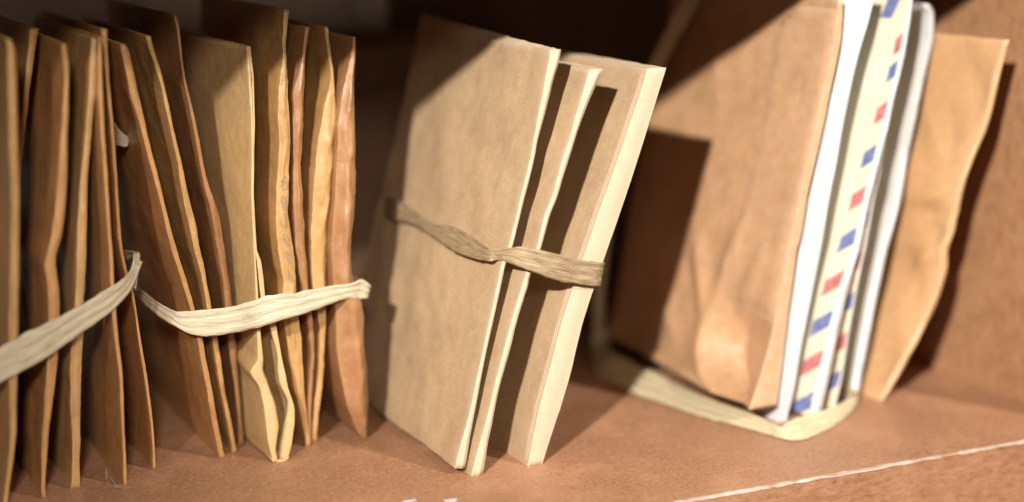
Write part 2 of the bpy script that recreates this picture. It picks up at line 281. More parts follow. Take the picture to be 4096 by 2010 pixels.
def board_mat(name, base, light, dark, grain=(1, 1, 1), rough=0.5, scuff=0.25, spec=0.35):
    m, nt, b = new_mat(name)
    tc = nt.nodes.new('ShaderNodeTexCoord')
    vec = tc.outputs['Object']
    n1 = noise_node(nt, vec, 14, 4, 0.6, grain)
    c = mix_col(nt, ramp(nt, n1, 0.3, 0.7), scale_col(base, 0.74), scale_col(base, 1.18))
    n2 = noise_node(nt, vec, 620, 5, 0.75, grain)
    c = mix_col(nt, ramp(nt, n2, 0.40, 0.70, 0, 0.75), c, light)
    n3 = noise_node(nt, vec, 800, 4, 0.7, grain)
    c = mix_col(nt, ramp(nt, n3, 0.52, 0.76, 0, 0.8), c, dark)
    n4 = noise_node(nt, vec, 130, 3, 0.5)
    c = mix_col(nt, ramp(nt, n4, 0.70, 0.77, 0, 0.7), c, scale_col(dark, 0.6))
    n5 = noise_node(nt, vec, 28, 5, 0.7)
    c = mix_col(nt, ramp(nt, n5, 0.52, 0.75, 0, scuff), c, scale_col(light, 1.15))
    nt.links.new(c, b.inputs['Base Color'])
    b.inputs['Specular IOR Level'].default_value = spec
    nt.links.new(ramp(nt, n5, 0.3, 0.7, rough - 0.07, rough + 0.12), b.inputs['Roughness'])
    bp = nt.nodes.new('ShaderNodeBump')
    bp.inputs['Strength'].default_value = 0.5
    bp.inputs['Distance'].default_value = 0.0006
    nt.links.new(math_node(nt, 'ADD', n2, math_node(nt, 'MULTIPLY', n3, -0.6)), bp.inputs['Height'])
    nt.links.new(bp.outputs['Normal'], b.inputs['Normal'])
    return m

def plain_mat(name, base, rough=0.6, var=0.08, scale=80):
    m, nt, b = new_mat(name)
    tc = nt.nodes.new('ShaderNodeTexCoord')
    n = noise_node(nt, tc.outputs['Object'], scale, 4, 0.6)
    c = mix_col(nt, ramp(nt, n, 0.3, 0.7), scale_col(base, 1 - var), scale_col(base, 1 + var))
    nt.links.new(c, b.inputs['Base Color'])
    b.inputs['Roughness'].default_value = rough
    return m

ORANGE = paper('orange_kraft_paper', (0.42, 0.19, 0.060), (0.52, 0.31, 0.135), 0.4, 0.22, 0.06, 0.4, 0.5, fleck=0.35, coat=0.25)
OCHRE = paper('ochre_kraft_paper', (0.43, 0.225, 0.072), (0.54, 0.345, 0.155), 0.4, 0.22, 0.06, 0.4, 0.5, fleck=0.35, coat=0.25)
RUSSET = paper('russet_kraft_paper', (0.31, 0.138, 0.052), (0.41, 0.225, 0.105), 0.40, 0.22, 0.06, 0.4, 0.5, fleck=0.35, coat=0.25)
BUFF = paper('buff_kraft_paper', (0.52, 0.315, 0.122), (0.64, 0.47, 0.26), 0.55, 0.2, 0.2, 0.3)
CARD = paper('tan_kraft_card', (0.43, 0.285, 0.15), (0.57, 0.445, 0.315), 0.7, 0.14, 0.26, 0.10, 0.25, fleck=0.32, wear_low=0.8)
BIGKRAFT = paper('mottled_kraft_paper', (0.50, 0.275, 0.13), (0.64, 0.44, 0.29), 0.42, 0.17, 0.05, 0.10, 0.6, fleck=0.38, cloud=60, coat=1.0)
WALLKRAFT = paper('golden_kraft_paper', (0.54, 0.30, 0.135), (0.66, 0.45, 0.27), 0.40, 0.12, 0.05, 0.10, 0.55, fleck=0.3, cloud=30, coat=0.5)
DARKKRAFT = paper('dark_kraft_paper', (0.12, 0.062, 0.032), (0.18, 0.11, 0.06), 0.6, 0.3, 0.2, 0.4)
WHITE = paper('white_paper', (0.53, 0.53, 0.53), (0.58, 0.58, 0.57), 0.6, 0.04, 0.04, 0.1)
CREAM = paper('cream_airmail_paper', (0.74, 0.66, 0.47), (0.78, 0.72, 0.58), 0.6, 0.06, 0.06, 0.12)
PALE = paper('pale_grey_paper', (0.52, 0.49, 0.46), (0.60, 0.58, 0.56), 0.6, 0.06, 0.06, 0.12)
GREYPAPER = paper('grey_wrapping_paper', (0.68, 0.69, 0.66), (0.72, 0.72, 0.68), 0.7, 0.25, 0.1, 0.5)
LETTER = paper('grey_white_paper', (0.54, 0.53, 0.51), (0.57, 0.56, 0.54), 0.6, 0.05, 0.05, 0.15)
RED = plain_mat('red_print', (0.52, 0.17, 0.17), 0.6, 0.35, 350)
BLUE = plain_mat('blue_print', (0.15, 0.18, 0.36), 0.6, 0.35, 350)
INK = plain_mat('blue_grey_ink', (0.24, 0.18, 0.15))
TAUPE_RAFFIA = raffia_mat('taupe_raffia', (0.19, 0.12, 0.06), (0.42, 0.305, 0.175))
GREIGE_RAFFIA = raffia_mat('greige_raffia', (0.34, 0.26, 0.16), (0.53, 0.45, 0.31))
STRAW_RAFFIA = raffia_mat('straw_raffia', (0.46, 0.37, 0.20), (0.64, 0.55, 0.36))
CREAM_RAFFIA = raffia_mat('cream_raffia', (0.48, 0.385, 0.235), (0.66, 0.585, 0.43))
SHELF = board_mat('brown_hardboard', (0.36, 0.172, 0.088), (0.52, 0.30, 0.175), (0.17, 0.068, 0.028), (1, 1, 1), 0.36, 0.42)
FACE = board_mat('red_brown_edge', (0.29, 0.125, 0.058), (0.42, 0.23, 0.13), (0.16, 0.06, 0.035), (0.35, 1, 1), 0.38, 0.45)
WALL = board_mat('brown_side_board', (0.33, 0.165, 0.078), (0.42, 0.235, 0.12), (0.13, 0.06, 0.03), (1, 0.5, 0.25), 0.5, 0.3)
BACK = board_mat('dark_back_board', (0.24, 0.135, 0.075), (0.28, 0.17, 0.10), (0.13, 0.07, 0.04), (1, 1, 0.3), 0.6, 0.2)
CHIPPED = board_mat('chipped_pale_edge', (0.38, 0.22, 0.15), (0.62, 0.50, 0.43), (0.30, 0.13, 0.07), (0.12, 1, 1), 0.32, 0.6)

# ------------------------------------------------------------------ the cabinet
def slab(name, x0, x1, y0, y1, z0, z1, mat, parent=None):
    base = ((x0 + x1) / 2, y0, z0)
    v = [(x, y, z) for z in (z0, z1) for y in (y0, y1) for x in (x0, x1)]
    f = [(0, 2, 3, 1), (4, 5, 7, 6), (0, 1, 5, 4), (2, 6, 7, 3), (0, 4, 6, 2), (1, 3, 7, 5)]
    if parent is not None:
        base = parent.location
    return mesh_object(name, v, f, mat, parent, smooth=False, base=base)

XL, XR = -0.45, 0.460
shelf = slab('shelf_board', XL, XR, 0.0010, 0.31, -0.06, 0.0, SHELF)
tag(shelf, kind='structure')
# worn rounded arris and the front face of the board
arris_v, arris_w = [], []
N = 900
for i in range(N + 1):
    x = XL + (XR - XL) * i / N
    for k in range(6):
        a = math.pi / 2 * k / 5
        r = 0.0010 + 0.0004 * pn(x * 160, k * 0.3, 2.0) + 0.00025 * pn(x * 420, k * 0.5, 7.0)
        if pn(x * 75, 3.0, 1.0) + 0.5 * pn(x * 260, 5.0, 1.0) > 0.3:
            r *= 0.45
        arris_v.append((x, 0.0010 - r * math.sin(a), -0.0010 + r * math.cos(a)))
mesh_object('worn_edge', arris_v, grid_faces(N + 1, 6, flip=True), CHIPPED, shelf, base=shelf.location)
slab('edge_band', XL, XR, 0.0002, 0.0009, -0.06, -0.0012, FACE, shelf)

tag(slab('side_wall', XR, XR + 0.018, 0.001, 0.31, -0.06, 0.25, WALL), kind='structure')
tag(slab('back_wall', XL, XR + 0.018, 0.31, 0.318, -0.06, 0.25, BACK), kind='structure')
tag(slab('upper_shelf', XL, XR + 0.018, -0.001, 0.318, 0.251, 0.270, WALL), kind='structure')
lip = slab('upper_shelf_lip', XL, XR, 0.0, 0.016, 0.1980, 0.2508, WALL)
tag(lip, kind='structure')

# ------------------------------------------------------------------ standing envelopes and cards
def resample(rows, n):
    """rows of (z, left, right), any order -> n even rows from bottom to top, lightly smoothed"""
    rows = sorted(rows)
    zs = [max(0.0, r[0]) for r in rows]
    out = []
    z0, z1 = zs[0], zs[-1]
    for i in range(n):
        z = z0 + (z1 - z0) * i / (n - 1)
        k = 0
        while k < len(rows) - 2 and zs[k + 1] < z:
            k += 1
        d = zs[k + 1] - zs[k]
        t = 0.0 if d < 1e-6 else max(0.0, min(1.0, (z - zs[k]) / d))
        out.append([z] + [rows[k][j] + (rows[k + 1][j] - rows[k][j]) * t for j in range(1, len(rows[0]))])
    for _ in range(1):
        sm = [r[:] for r in out]
        for i in range(1, n - 1):
            for j in range(1, len(out[0])):
                sm[i][j] = 0.25 * out[i - 1][j] + 0.5 * out[i][j] + 0.25 * out[i + 1][j]
        out = sm
    return out

class Standing:
    """A flat paper thing standing on its bottom edge: two side panels joined by a folded front edge."""
    def __init__(self, name, key, label, category, mat, depth=105, yaw=0.0, belly=1.2, back=1.0, crumple=0.7, nose=0.3,
                 ridge=0.5, lean=0.0, seed=0, rows=90, nu=22, edge_mat=None, rise_right=0.0, shape=None, group=None, profile=None,
                 edge_wear=0.8, face_wear=1.0, panel_name='panel', edge_name='folded_edge', top_slope=0.0, rim=0.25, kink=1.0):
        y, prof = profile or PROFILES[key]
        self.y, self.depth, self.yaw, self.belly, self.back = y, depth, yaw, belly, back
        self.crumple, self.seed, self.lean, self.shape = crumple, seed, lean, shape
        self.top_slope, self.rise_right = top_slope, rise_right
        R = self.R = resample(prof, rows)
        self.zmax = R[-1][0]
        for r in R:   # small kinks along the fold
            t = r[2] - r[1]
            for j in (1, 2):
                k = pn(r[0] * 0.16, seed * 1.7, j) * 0.16 + (abs(pn(r[0] * 0.33, seed * 2.3, j + 4)) - 0.2) * 0.22
                r[j] += kink * k * min(1.0, t / 1.6)
        self.base = (((R[0][1] + R[0][2]) / 2) * MM, y * MM, R[0][0] * MM)
        root = self.root = empty(name, self.base)
        tag(root, label, category, group)
        us = self.us = [0.0, 0.006] + [0.006 + 0.994 * (i / nu) ** 1.35 for i in range(1, nu + 1)]
        nu = len(us)
        for side in (-1, 1):
            v, w = [], []
            for i, r in enumerate(R):
                for u in us:
                    v.append(self.point(r, u, side))
                    fade = math.exp(-u * depth / 1.6)
                    top = math.exp(-(self.zmax - r[0]) / 1.0)
                    w.append(min(1.0, (0.75 * fade + 0.5 * top) * face_wear))
            f = grid_faces(len(R), nu, flip=(side > 0))
            if side > 0:   # the same sheet closes the bag at the back, top and bottom
                off = len(v)
                for r in R:
                    v.append(self.point(r, 1.0, -1)); w.append(0.2)
                for i in range(len(R) - 1):
                    f.append((i * nu + nu - 1, (i + 1) * nu + nu - 1, off + i + 1, off + i))
                for r, i in ((R[0], 0), (R[-1], len(R) - 1)):
                    off2 = len(v)
                    for u in us:
                        p = self.point(r, u, -1)
                        v.append((p[0], p[1], p[2])); w.append(0.6)
                    for j in range(nu - 1):
                        f.append((i * nu + j, i * nu + j + 1, off2 + j + 1, off2 + j))
            mesh_object(panel_name, v, f, mat, root, wear=w, base=self.base)
        # folded front edge
        v, w = [], []
        nv = 9
        for i, r in enumerate(R):
            t = r[2] - r[1]
            yf = self.front(r)
            bulge = nose * t * (0.85 + 0.3 * pn(r[0] * 0.05, seed, 1.3))
            rid = ridge + 0.12 * pn(r[0] * 0.06, seed, 8.1)
            for j in range(nv):
                q = j / (nv - 1)
                prof_y = (q / rid if q < rid else (1 - q) / (1 - rid))
                prof_y = 0.55 * math.sin(prof_y * math.pi / 2) + 0.45 * prof_y ** 1.3
                zz = r[0]
                a = self.point(r, 0.0, -1)
                b = self.point(r, 0.0, 1)
                v.append((a[0] + (b[0] - a[0]) * q, (yf - bulge * prof_y + (0.16 * t * prof_y * (pn(zz * 0.09, q * 2.2, seed + 20) + 0.6 * pn(zz * 0.22, q * 4, seed + 30)) - 0.18 * t * prof_y * max(0.0, 1 - 5 * abs(pn(zz * 0.05 + q * 0.7, q * 1.5 - zz * 0.03, seed + 41))) if t > 1.8 and kink > 0.6 else 0)) * MM, a[2] + (b[2] - a[2]) * q))
                w.append(edge_wear * (rim + (1 - rim) * abs(2 * q - 1) ** 5))
        f = grid_faces(len(R), nv)
        top = (len(R) - 1) * nv
        f.append(tuple(range(top, top + nv)))
        f.append(tuple(reversed(range(nv))))
        mesh_object(edge_name, v, f, edge_mat or mat, root, wear=w, base=self.base)

    def front(self, r):
        return self.y + self.lean * (r[0] / self.zmax) + 0.25 * pn(r[0] * 0.09, self.seed * 3.1, 0.4)

    def point(self, r, u, side, offset=0.0):
        z, xl, xr = r[0], r[1], r[2]
        t = xr - xl
        d = u * self.depth
        T = t + (self.back - t) * smoothstep(u * 1.1) + self.belly * math.sin(math.pi * min(1, u)) ** 1.0 * min(1.0, 0.35 + (self.zmax - z) / self.zmax)
        cx = (xl + xr) / 2 + self.yaw * d
        s = self.seed * 7.7
        grow = smoothstep(d / 18)
        crease = 1 - 2.2 * abs(pn(d * 0.045 + 0.6 * pn(d * .05, z * .05, s), z * 0.028, s + 17))
        crease2 = 1 - 2.2 * abs(pn(d * 0.09, z * 0.11 + 0.4 * pn(d * .08, z * .08, s), s + 23))
        n = self.crumple * grow * (0.55 * crease + 0.22 * crease2 - 0.3 + pn(d * 0.035, z * 0.03, s) * 1.1 + 0.4 * pn(d * 0.1, z * 0.09, s + 3) + 0.15 * pn(d * 0.3, z * 0.27, s + 5))
        n2 = self.crumple * 0.5 * grow * pn(d * 0.05, z * 0.05, s + 11 + side)
        x = cx + side * (max(0.3, T) / 2 + offset) + n + n2
        if self.shape:
            x += self.shape(d, z, side)
        zz = z
        if z > self.zmax - 0.01:
            zz += 0.35 * pn(d * 0.4, s, 4.0) + self.top_slope * d
            if side > 0:
                zz += self.rise_right * u
        return (x * MM, (self.front(r) + d) * MM, zz * MM)

    def row_at(self, z):
        R = self.R
        for i in range(len(R) - 1):
            if R[i][0] <= z <= R[i + 1][0]:
                t = (z - R[i][0]) / (R[i + 1][0] - R[i][0])
                return [z] + [R[i][j] + (R[i + 1][j] - R[i][j]) * t for j in (1, 2)]
        return R[0] if z < R[0][0] else R[-1]

    def patch(self, name, mat, fn, na, nb, offset, wear=None, side=-1):
        """a piece lying on a side panel; fn(a, b) -> (depth mm, height mm)"""
        v, w = [], []
        for i in range(na + 1):
            for j in range(nb + 1):
                d, z = fn(i / na, j / nb)
                edge = min(i, na - i, j, nb - j)
                v.append(self.point(self.row_at(z), max(0.0, d) / self.depth, side, offset if edge else offset * 0.15))
                w.append(wear if wear is not None else (0.7 if edge == 0 else 0.15))
        return mesh_object(name, v, grid_faces(na + 1, nb + 1), mat, self.root, wear=w, base=self.base)

K = 'kraft_envelope'
Standing(K, 'left_1', 'leftmost kraft envelope with a rounded pale front edge, cut by the picture edge', 'envelope', OCHRE, seed=1, nose=0.5, belly=1.0)
Standing(K, 'left_2', 'narrow kraft envelope leaning right, half hidden behind the leftmost envelope', 'envelope', ORANGE, seed=2, belly=0.6, crumple=0.3)
Standing(K, 'left_3', 'orange kraft envelope with a kinked front edge, third from the left', 'envelope', ORANGE, seed=3, belly=1.5)
Standing(K, 'left_4', 'ochre kraft envelope with a wide flat front edge, fourth from the left', 'envelope', OCHRE, seed=4, nose=0.2, belly=0.8)
left5 = Standing(K, 'left_5', 'thin rust brown envelope, fifth from the left, with threads at its foot', 'envelope', ORANGE, seed=5, belly=0.6, crumple=0.4)
Standing(K, 'left_6', 'thin orange envelope whose foot swings right, last of the left bundle', 'envelope', ORANGE, seed=6, belly=0.6, crumple=0.4)
Standing(K, 'mid_1', 'brown envelope slanting most, first of the bundle tied with cream raffia', 'envelope', ORANGE, seed=7, belly=1.2, top_slope=0.0)
Standing(K, 'mid_2', 'slanting ochre envelope, second of the bundle tied with cream raffia', 'envelope', OCHRE, seed=8, belly=0.8)
Standing(K, 'mid_3', 'russet slanting envelope with a pointed tall tip beside the buff envelope', 'envelope', RUSSET, seed=9, belly=1.0)
s5 = Standing(K, 'mid_5', 'tallest envelope of the cream tied bundle with ink scribble on its edge', 'envelope', OCHRE, seed=11, kink=1.8, belly=1.5, nose=0.22)
Standing(K, 'mid_6', 'narrow russet envelope just right of the tallest envelope', 'envelope', RUSSET, seed=12, kink=1.8, belly=0.7, crumple=0.4, nose=0.35)
Standing(K, 'mid_7', 'ochre envelope with creased pointed top, second from right in the cream tied bundle', 'envelope', OCHRE, seed=13, kink=1.8, belly=1.0, nose=0.25, ridge=0.8)
Standing(K, 'mid_8', 'pinkish brown creased envelope, rightmost of the cream tied bundle', 'envelope', RUSSET, seed=14, kink=1.8, belly=1.5, nose=0.45, ridge=0.62, crumple=1.0)

# the buff envelope whose front has burst open at the foot
def interp(line, z):
    pts = sorted(line)
    if z <= pts[0][0]: return pts[0][1]
    for a, b in zip(pts, pts[1:]):
        if a[0] <= z <= b[0]:
            t = (z - a[0]) / max(1e-6, b[0] - a[0])
            return a[1] + (b[1] - a[1]) * smoothstep(t) * 0.4 + (b[1] - a[1]) * t * 0.6
    return pts[-1][1]

def open_envelope():
    o = OPEN_ENVELOPE
    y, depth = o['y'], 105.0
    base = (0.1738, y * MM, 0.0)
    root = empty(K, base)
    tag(root, 'buff envelope with a bright side and gaping open foot, under the cream raffia', 'envelope')
    n = 84
    zt = 145.1
    us = [0, .004, .012, .03, .06, .1, .15, .22, .3, .4, .5, .6, .7, .8, .9, 1.0]
    for side, outer, inner in ((-1, 'L', 'IL'), (1, 'R', 'IR')):
        v, w = [], []
        for i in range(n):
            z = zt * i / (n - 1)
            xo, xi = interp(o[outer], z), interp(o[inner], z)
            yf = y + 11.0 * min(1.0, z / 132.0) + 0.3 * pn(z * 0.08, 4.4, side)
            foot = math.exp(-z / 25.0)
            row = []
            # inner lip, turned in towards the bag
            for q in (1.0, 0.8, 0.55, 0.3, 0.1, 0.0):
                yy = yf + (2.6 * q * q * foot if q > 0.9 else 0.6 * q * foot) - 0.5 * math.sin(q * math.pi) * foot
                row.append((xo + (xi - xo) * q, yy, z))
                w.append(0.75 if q in (0.0, 1.0) else 0.35)
            for u in us[1:]:
                d = u * depth
                xe = 167.5 + (171.5 - 167.5) * (1 - z / zt)
                k = smoothstep(d / 45)
                x = xo + (xe + side * 0.8 - xo) * k + side * 1.0 * math.sin(math.pi * u)
                x += 0.5 * smoothstep(d / 20) * (pn(d * 0.04, z * 0.04, 31.0) + 0.4 * pn(d * 0.1, z * 0.1, 33.0 + side))
                row.append((x, yf + d, z))
                w.append(0.7 * math.exp(-d / 1.5))
            v += [(a * MM, b * MM, c * MM) for a, b, c in row]
        nc = len(v) // n
        p = mesh_object('panel', v, grid_faces(n, nc, flip=(side < 0)), BUFF, root, wear=w, base=base)
        md = p.modifiers.new('thickness', 'SOLIDIFY')
        md.thickness = 0.0004
        md.offset = 0.0
    # bottom fold joining both panels
    v, w = [], []
    for i in range(12):
        d = i / 11 * depth
        xa = 171.2 + (170.7 - 171.2) * smoothstep(d / 45) - 0.2
        xb = 176.5 + (172.3 - 176.5) * smoothstep(d / 45) + 0.2
        for q in range(7):
            s = q / 6
            v.append(((xa + (xb - xa) * s) * MM, (y - 0.4 + d) * MM, (0.3 + 1.1 * abs(2 * s - 1) ** 2) * MM))
            w.append(0.6)
    p = mesh_object('bottom_fold', v, grid_faces(12, 7), BUFF, root, wear=w, base=base)
    md = p.modifiers.new('thickness', 'SOLIDIFY')
    md.thickness = 0.0006
    return root
open_envelope()

# ink scribble on the tall envelope's edge
def ribbon_strokes(paths, width):
    v, f = [], []
    for path in paths:
        off = len(v)
        for i, p in enumerate(path):
            a = Vector(path[max(0, i - 1)]); b = Vector(path[min(len(path) - 1, i + 1)])
            t = (b - a).normalized()
            s = Vector((-t.z, 0, t.x)) * width / 2
            v.append(Vector(p) + s); v.append(Vector(p) - s)
        for i in range(len(path) - 1):
            f.append((off + 2 * i, off + 2 * i + 1, off + 2 * i + 3, off + 2 * i + 2))
    return v, f

random.seed(5)
paths = []
for zc in (97, 90, 84, 77, 70.5, 63.5):
    r = s5.row_at(zc)
    c = (r[1] + r[2]) / 2
    path = []
    for k in range(22):
        a = k / 21 * 2 * math.pi * 1.6
        z = zc + 2.0 * math.sin(a) + 2.2 * (k / 21 - 0.5)
        x = c + 0.9 * math.cos(a * 1.1 + zc)
        rr = s5.row_at(z)
        t = rr[2] - rr[1]
        path.append((x * MM, (s5.front(rr) - 0.22 * t * 1.2 - 0.15) * MM, z * MM))
    paths.append(path)
v, f = ribbon_strokes(paths, 0.00022)
mesh_object('ink_writing', v, f, INK, s5.root, smooth=False, base=s5.base)

# ------------------------------------------------------------------ the three tan cards
CN = 'folded_card'
card1 = Standing(CN, 'card_1', 'large tan kraft card with its broad left side in full light', 'card', CARD, depth=118, seed=21, rim=0.7, kink=0.5, belly=0.4, back=1.6, crumple=0.9, nu=40, nose=0.42, rise_right=5.0, edge_wear=1.0, rows=72)
card2 = Standing(CN, 'card_2', 'narrow tan card standing between the two broader tan cards', 'card', CARD, depth=104, seed=22, rim=0.7, kink=0.5, belly=0.2, back=1.6, crumple=0.5, nose=0.35, edge_wear=1.0, rows=72)
card3 = Standing(CN, 'card_3', 'tan card with a wide pale creased front, rightmost of the three', 'card', CARD, depth=112, seed=23, rim=0.7, kink=0.5, belly=0.3, back=2.2, crumple=0.4, nose=0.06, edge_wear=1.0, rows=72)
for d0 in (1.3, 2.6):
    card3.patch('crease_line', CARD, lambda a, b, d0=d0: (d0 + 0.5 * b, 1.5 + a * 134), 60, 2, 0.2, wear=1.0)

def tubes(paths, radius, sides=4):
    v, f = [], []
    for path in paths:
        off = len(v)
        for i, p in enumerate(path):
            t = (Vector(path[min(i + 1, len(path) - 1)]) - Vector(path[max(0, i - 1)])).normalized()
            a = t.orthogonal().normalized(); c = t.cross(a)
            for k in range(sides):
                an = 2 * math.pi * k / sides
                v.append(Vector(p) + (a * math.cos(an) + c * math.sin(an)) * radius)
        for i in range(len(path) - 1):
            for k in range(sides):
                k2 = (k + 1) % sides
                f.append((off + i * sides + k, off + i * sides + k2, off + (i + 1) * sides + k2, off + (i + 1) * sides + k))
    return v, f

v, f = tubes([[(x * MM, y * MM, z * MM) for x, y, z in p] for p in ([(113.0, 96, 6.5), (112.2, 93, 4.6), (112.6, 91.5, 2.2), (114.4, 91, 1.2), (116.6, 91.5, 1.6), (118.4, 92.6, 0.6)], [(112.6, 97, 4.8), (114.0, 93, 3.4), (115.2, 91.6, 1.2), (117.6, 91, 0.5), (120.6, 90.5, 0.4), (122.0, 92, 0.4)])], 0.00004)
mesh_object('loose_thread', v, f, PALE, left5.root, base=left5.base)

# ------------------------------------------------------------------ the letters at the right
def ridge_line(d, z, a, c, width, height):
    """a soft pinched crease running from a to c on the sheet (depth, height in mm)"""
    ax, az = a; cx, cz = c
    L2 = (cx - ax) ** 2 + (cz - az) ** 2
    t = max(0.0, min(1.0, ((d - ax) * (cx - ax) + (z - az) * (cz - az)) / L2))
    r = math.hypot(d - ax - t * (cx - ax), z - az - t * (cz - az))
    return height * math.sin(math.pi * (0.15 + 0.7 * t)) * max(0.0, 1 - r / width) ** 1.6

def big_shape(d, z, side):
    if side > 0:
        return 0.0
    # a buckle near the foot: a sharp crest, the paper in front of it falls away towards the edge
    crest = 41 - 0.05 * (z - 26) ** 2 * (1 if z < 26 else 0.25)
    s = crest - d
    hgt = smoothstep((z - 4) / 10.0) * (1 - smoothstep((z - 24) / 26.0))
    if s <= 0:
        b = 4.0 * math.exp(s / 14.0)
    elif s < 17:
        b = 4.0 - 13.0 * (s / 17.0)
    else:
        b = -9.0 * max(0.0, 1 - (s - 17) / max(6.0, crest - 17))
    v = b * hgt
    v += ridge_line(d, z, (44, 34), (62, 62), 9, 2.8) + ridge_line(d, z, (40, 44), (30, 74), 7, 2.2)
    v += ridge_line(d, z, (26, 30), (14, 66), 6, 1.6) + ridge_line(d, z, (60, 20), (90, 40), 10, 2.0)
    v += ridge_line(d, z, (20, 92), (70, 100), 10, 0.9) + ridge_line(d, z, (64, 110), (84, 150), 9, 0.9)
    return -v

big = Standing(K, 'big_kraft', 'large creased orange brown envelope with its wide left side facing us', 'envelope', BIGKRAFT, depth=118, seed=41, belly=1.5, back=2.0, crumple=0.3, nose=0.03, kink=0.4, shape=big_shape, rows=110, nu=70, edge_wear=1.0)

def flap_fn(a, b):
    # 0..31 mm deep, rounded top rear corner
    z = 40 + a * 115
    d = b * (34 + 2 * math.sin(a * 9))
    lim = 155 - max(0.0, d - 18) ** 2 * 0.030
    return (d, min(z, lim))
big.patch('side_flap', BIGKRAFT, flap_fn, 40, 12, 0.7)

def white_stack():
    y, prof = PROFILES['white_stack']
    n = 7
    base = (0.3547, y * MM, 0.0004)
    root = empty('paper_stack', base)
    tag(root, 'bright white stack of folded sheets beside the big kraft envelope', 'paper')
    R = resample(prof, 60)
    for k in range(n):
        v, w = [], []
        dy = (0.0, 0.5, 0.2, 0.8, 0.1, 0.6, 0.0)[k]
        for r in R:
            t = (r[2] - r[1]) / n
            xa, xb = r[1] + k * t + 0.06 * t, r[1] + (k + 1) * t - 0.06 * t
            jog = 0.25 * pn(r[0] * 0.05, k * 2.2, 3.3)
            top = 1.5 * pn(k * 1.9, 0.3, 0.1) if r is R[-1] else 0.0
            ring = []
            for q in range(7):
                s = q / 6
                ring.append((xa + (xb - xa) * s, y + dy + jog - 0.35 * t * math.sin(s * math.pi), r[0] + top))
            back = 100.0
            xm = (r[1] + r[2]) / 2 + (k - n / 2 + 0.5) * 0.9
            ring = [(xm - 0.4, y + back, r[0] + top), ((xm - 0.4 + xa) / 2, y + 40, r[0] + top)] + ring + [((xm + 0.4 + xb) / 2, y + 40, r[0] + top), (xm + 0.4, y + back, r[0] + top)]
            v += [(a * MM, b * MM, c * MM) for a, b, c in ring]
            w += [0.0] * len(ring)
        nc = 11
        f = grid_faces(len(R), nc)
        top = (len(R) - 1) * nc
        f.append(tuple(range(top, top + nc)))
        mesh_object('sheet', v, f, WHITE, root, wear=w, base=base)
white_stack()

def airmail(key, label, stripes, w0, w1, seed, depth, lean=0.0):
    e = Standing('airmail_envelope', key, label, 'envelope', CREAM, depth=depth, seed=seed, belly=0.6, back=1.2, crumple=0.5, nose=0.25, edge_mat=PALE, edge_wear=0.5, face_wear=0.4)
    for c, z in stripes:
        wd = w0 + (w1 - w0) * z / 140.0
        def fn(a, b, z=z, wd=wd):
            return (0.2 + b * wd, max(e.R[0][0], min(e.zmax - 0.2, z - 3.2 + a * 6.4 - b * wd * 0.66)))
        e.patch('red_stripe' if c == 'r' else 'blue_stripe', RED if c == 'r' else BLUE, fn, 3, 4, 0.12)
    return e
near = airmail('airmail_near', 'cream airmail envelope with broad red and blue stripes beside the white stack', STRIPES_NEAR, 12.5, 4.0, 51, 100)
for c, d, z in (('b', 9.0, 150.0), ('r', 26.0, 153.0)):
    near.patch('red_stripe' if c == 'r' else 'blue_stripe', RED if c == 'r' else BLUE, lambda a, b, d=d, z=z: (d + b * 7 - a * 4.0, z + a * 8), 4, 3, 0.12)
airmail('airmail_far', 'shorter striped airmail envelope tucked behind the cream one', STRIPES_FAR, 12.0, 9.0, 52, 95)
Standing('letter_envelope', 'white_envelope', 'white envelope with a rounded bright top corner behind the airmail letters', 'envelope', LETTER, depth=100, seed=53, belly=0.5, back=1.5, crumple=0.4, nose=0.3, edge_wear=0.2)

def wall_shape(d, z, side):
    pinch = ridge_line(d, z, (4, 84), (22, 78), 9, 1.8) + ridge_line(d, z, (3, 62), (14, 52), 7, 1.6) + ridge_line(d, z, (10, 96), (34, 112), 10, 1.2) + ridge_line(d, z, (2, 74), (12, 70), 5, 1.0)
    return -1.3 * pinch + 0.8 * math.sin(z * 0.11 + d * 0.05) * smoothstep(d / 6) + 0.5 * math.sin(z * 0.23 - d * 0.2) * math.exp(-((d - 8) / 8) ** 2)
Standing(K, 'wall_kraft', 'wavy golden kraft envelope leaning on the right side wall', 'envelope', WALLKRAFT, depth=72, seed=61, belly=0.6, back=1.0, crumple=0.12, nose=0.3, lean=-30.0, shape=wall_shape, nu=40, yaw=-0.02, edge_wear=0.9)

# ------------------------------------------------------------------ raffia ties
def catmull(P, per):
    P = [Vector(p) for p in P]
    out = []
    for i in range(len(P) - 1):
        p0 = P[i - 1] if i else P[0] * 2 - P[1]
        p1, p2 = P[i], P[i + 1]
        p3 = P[i + 2] if i + 2 < len(P) else P[-1] * 2 - P[-2]
        for k in range(per):
            t = k / per
            out.append(0.5 * ((2 * p1) + (p2 - p0) * t + (2 * p0 - 5 * p1 + 4 * p2 - p3) * t * t + (3 * p1 - p0 - 3 * p2 + p3) * t ** 3))
    out.append(P[-1])
    return out

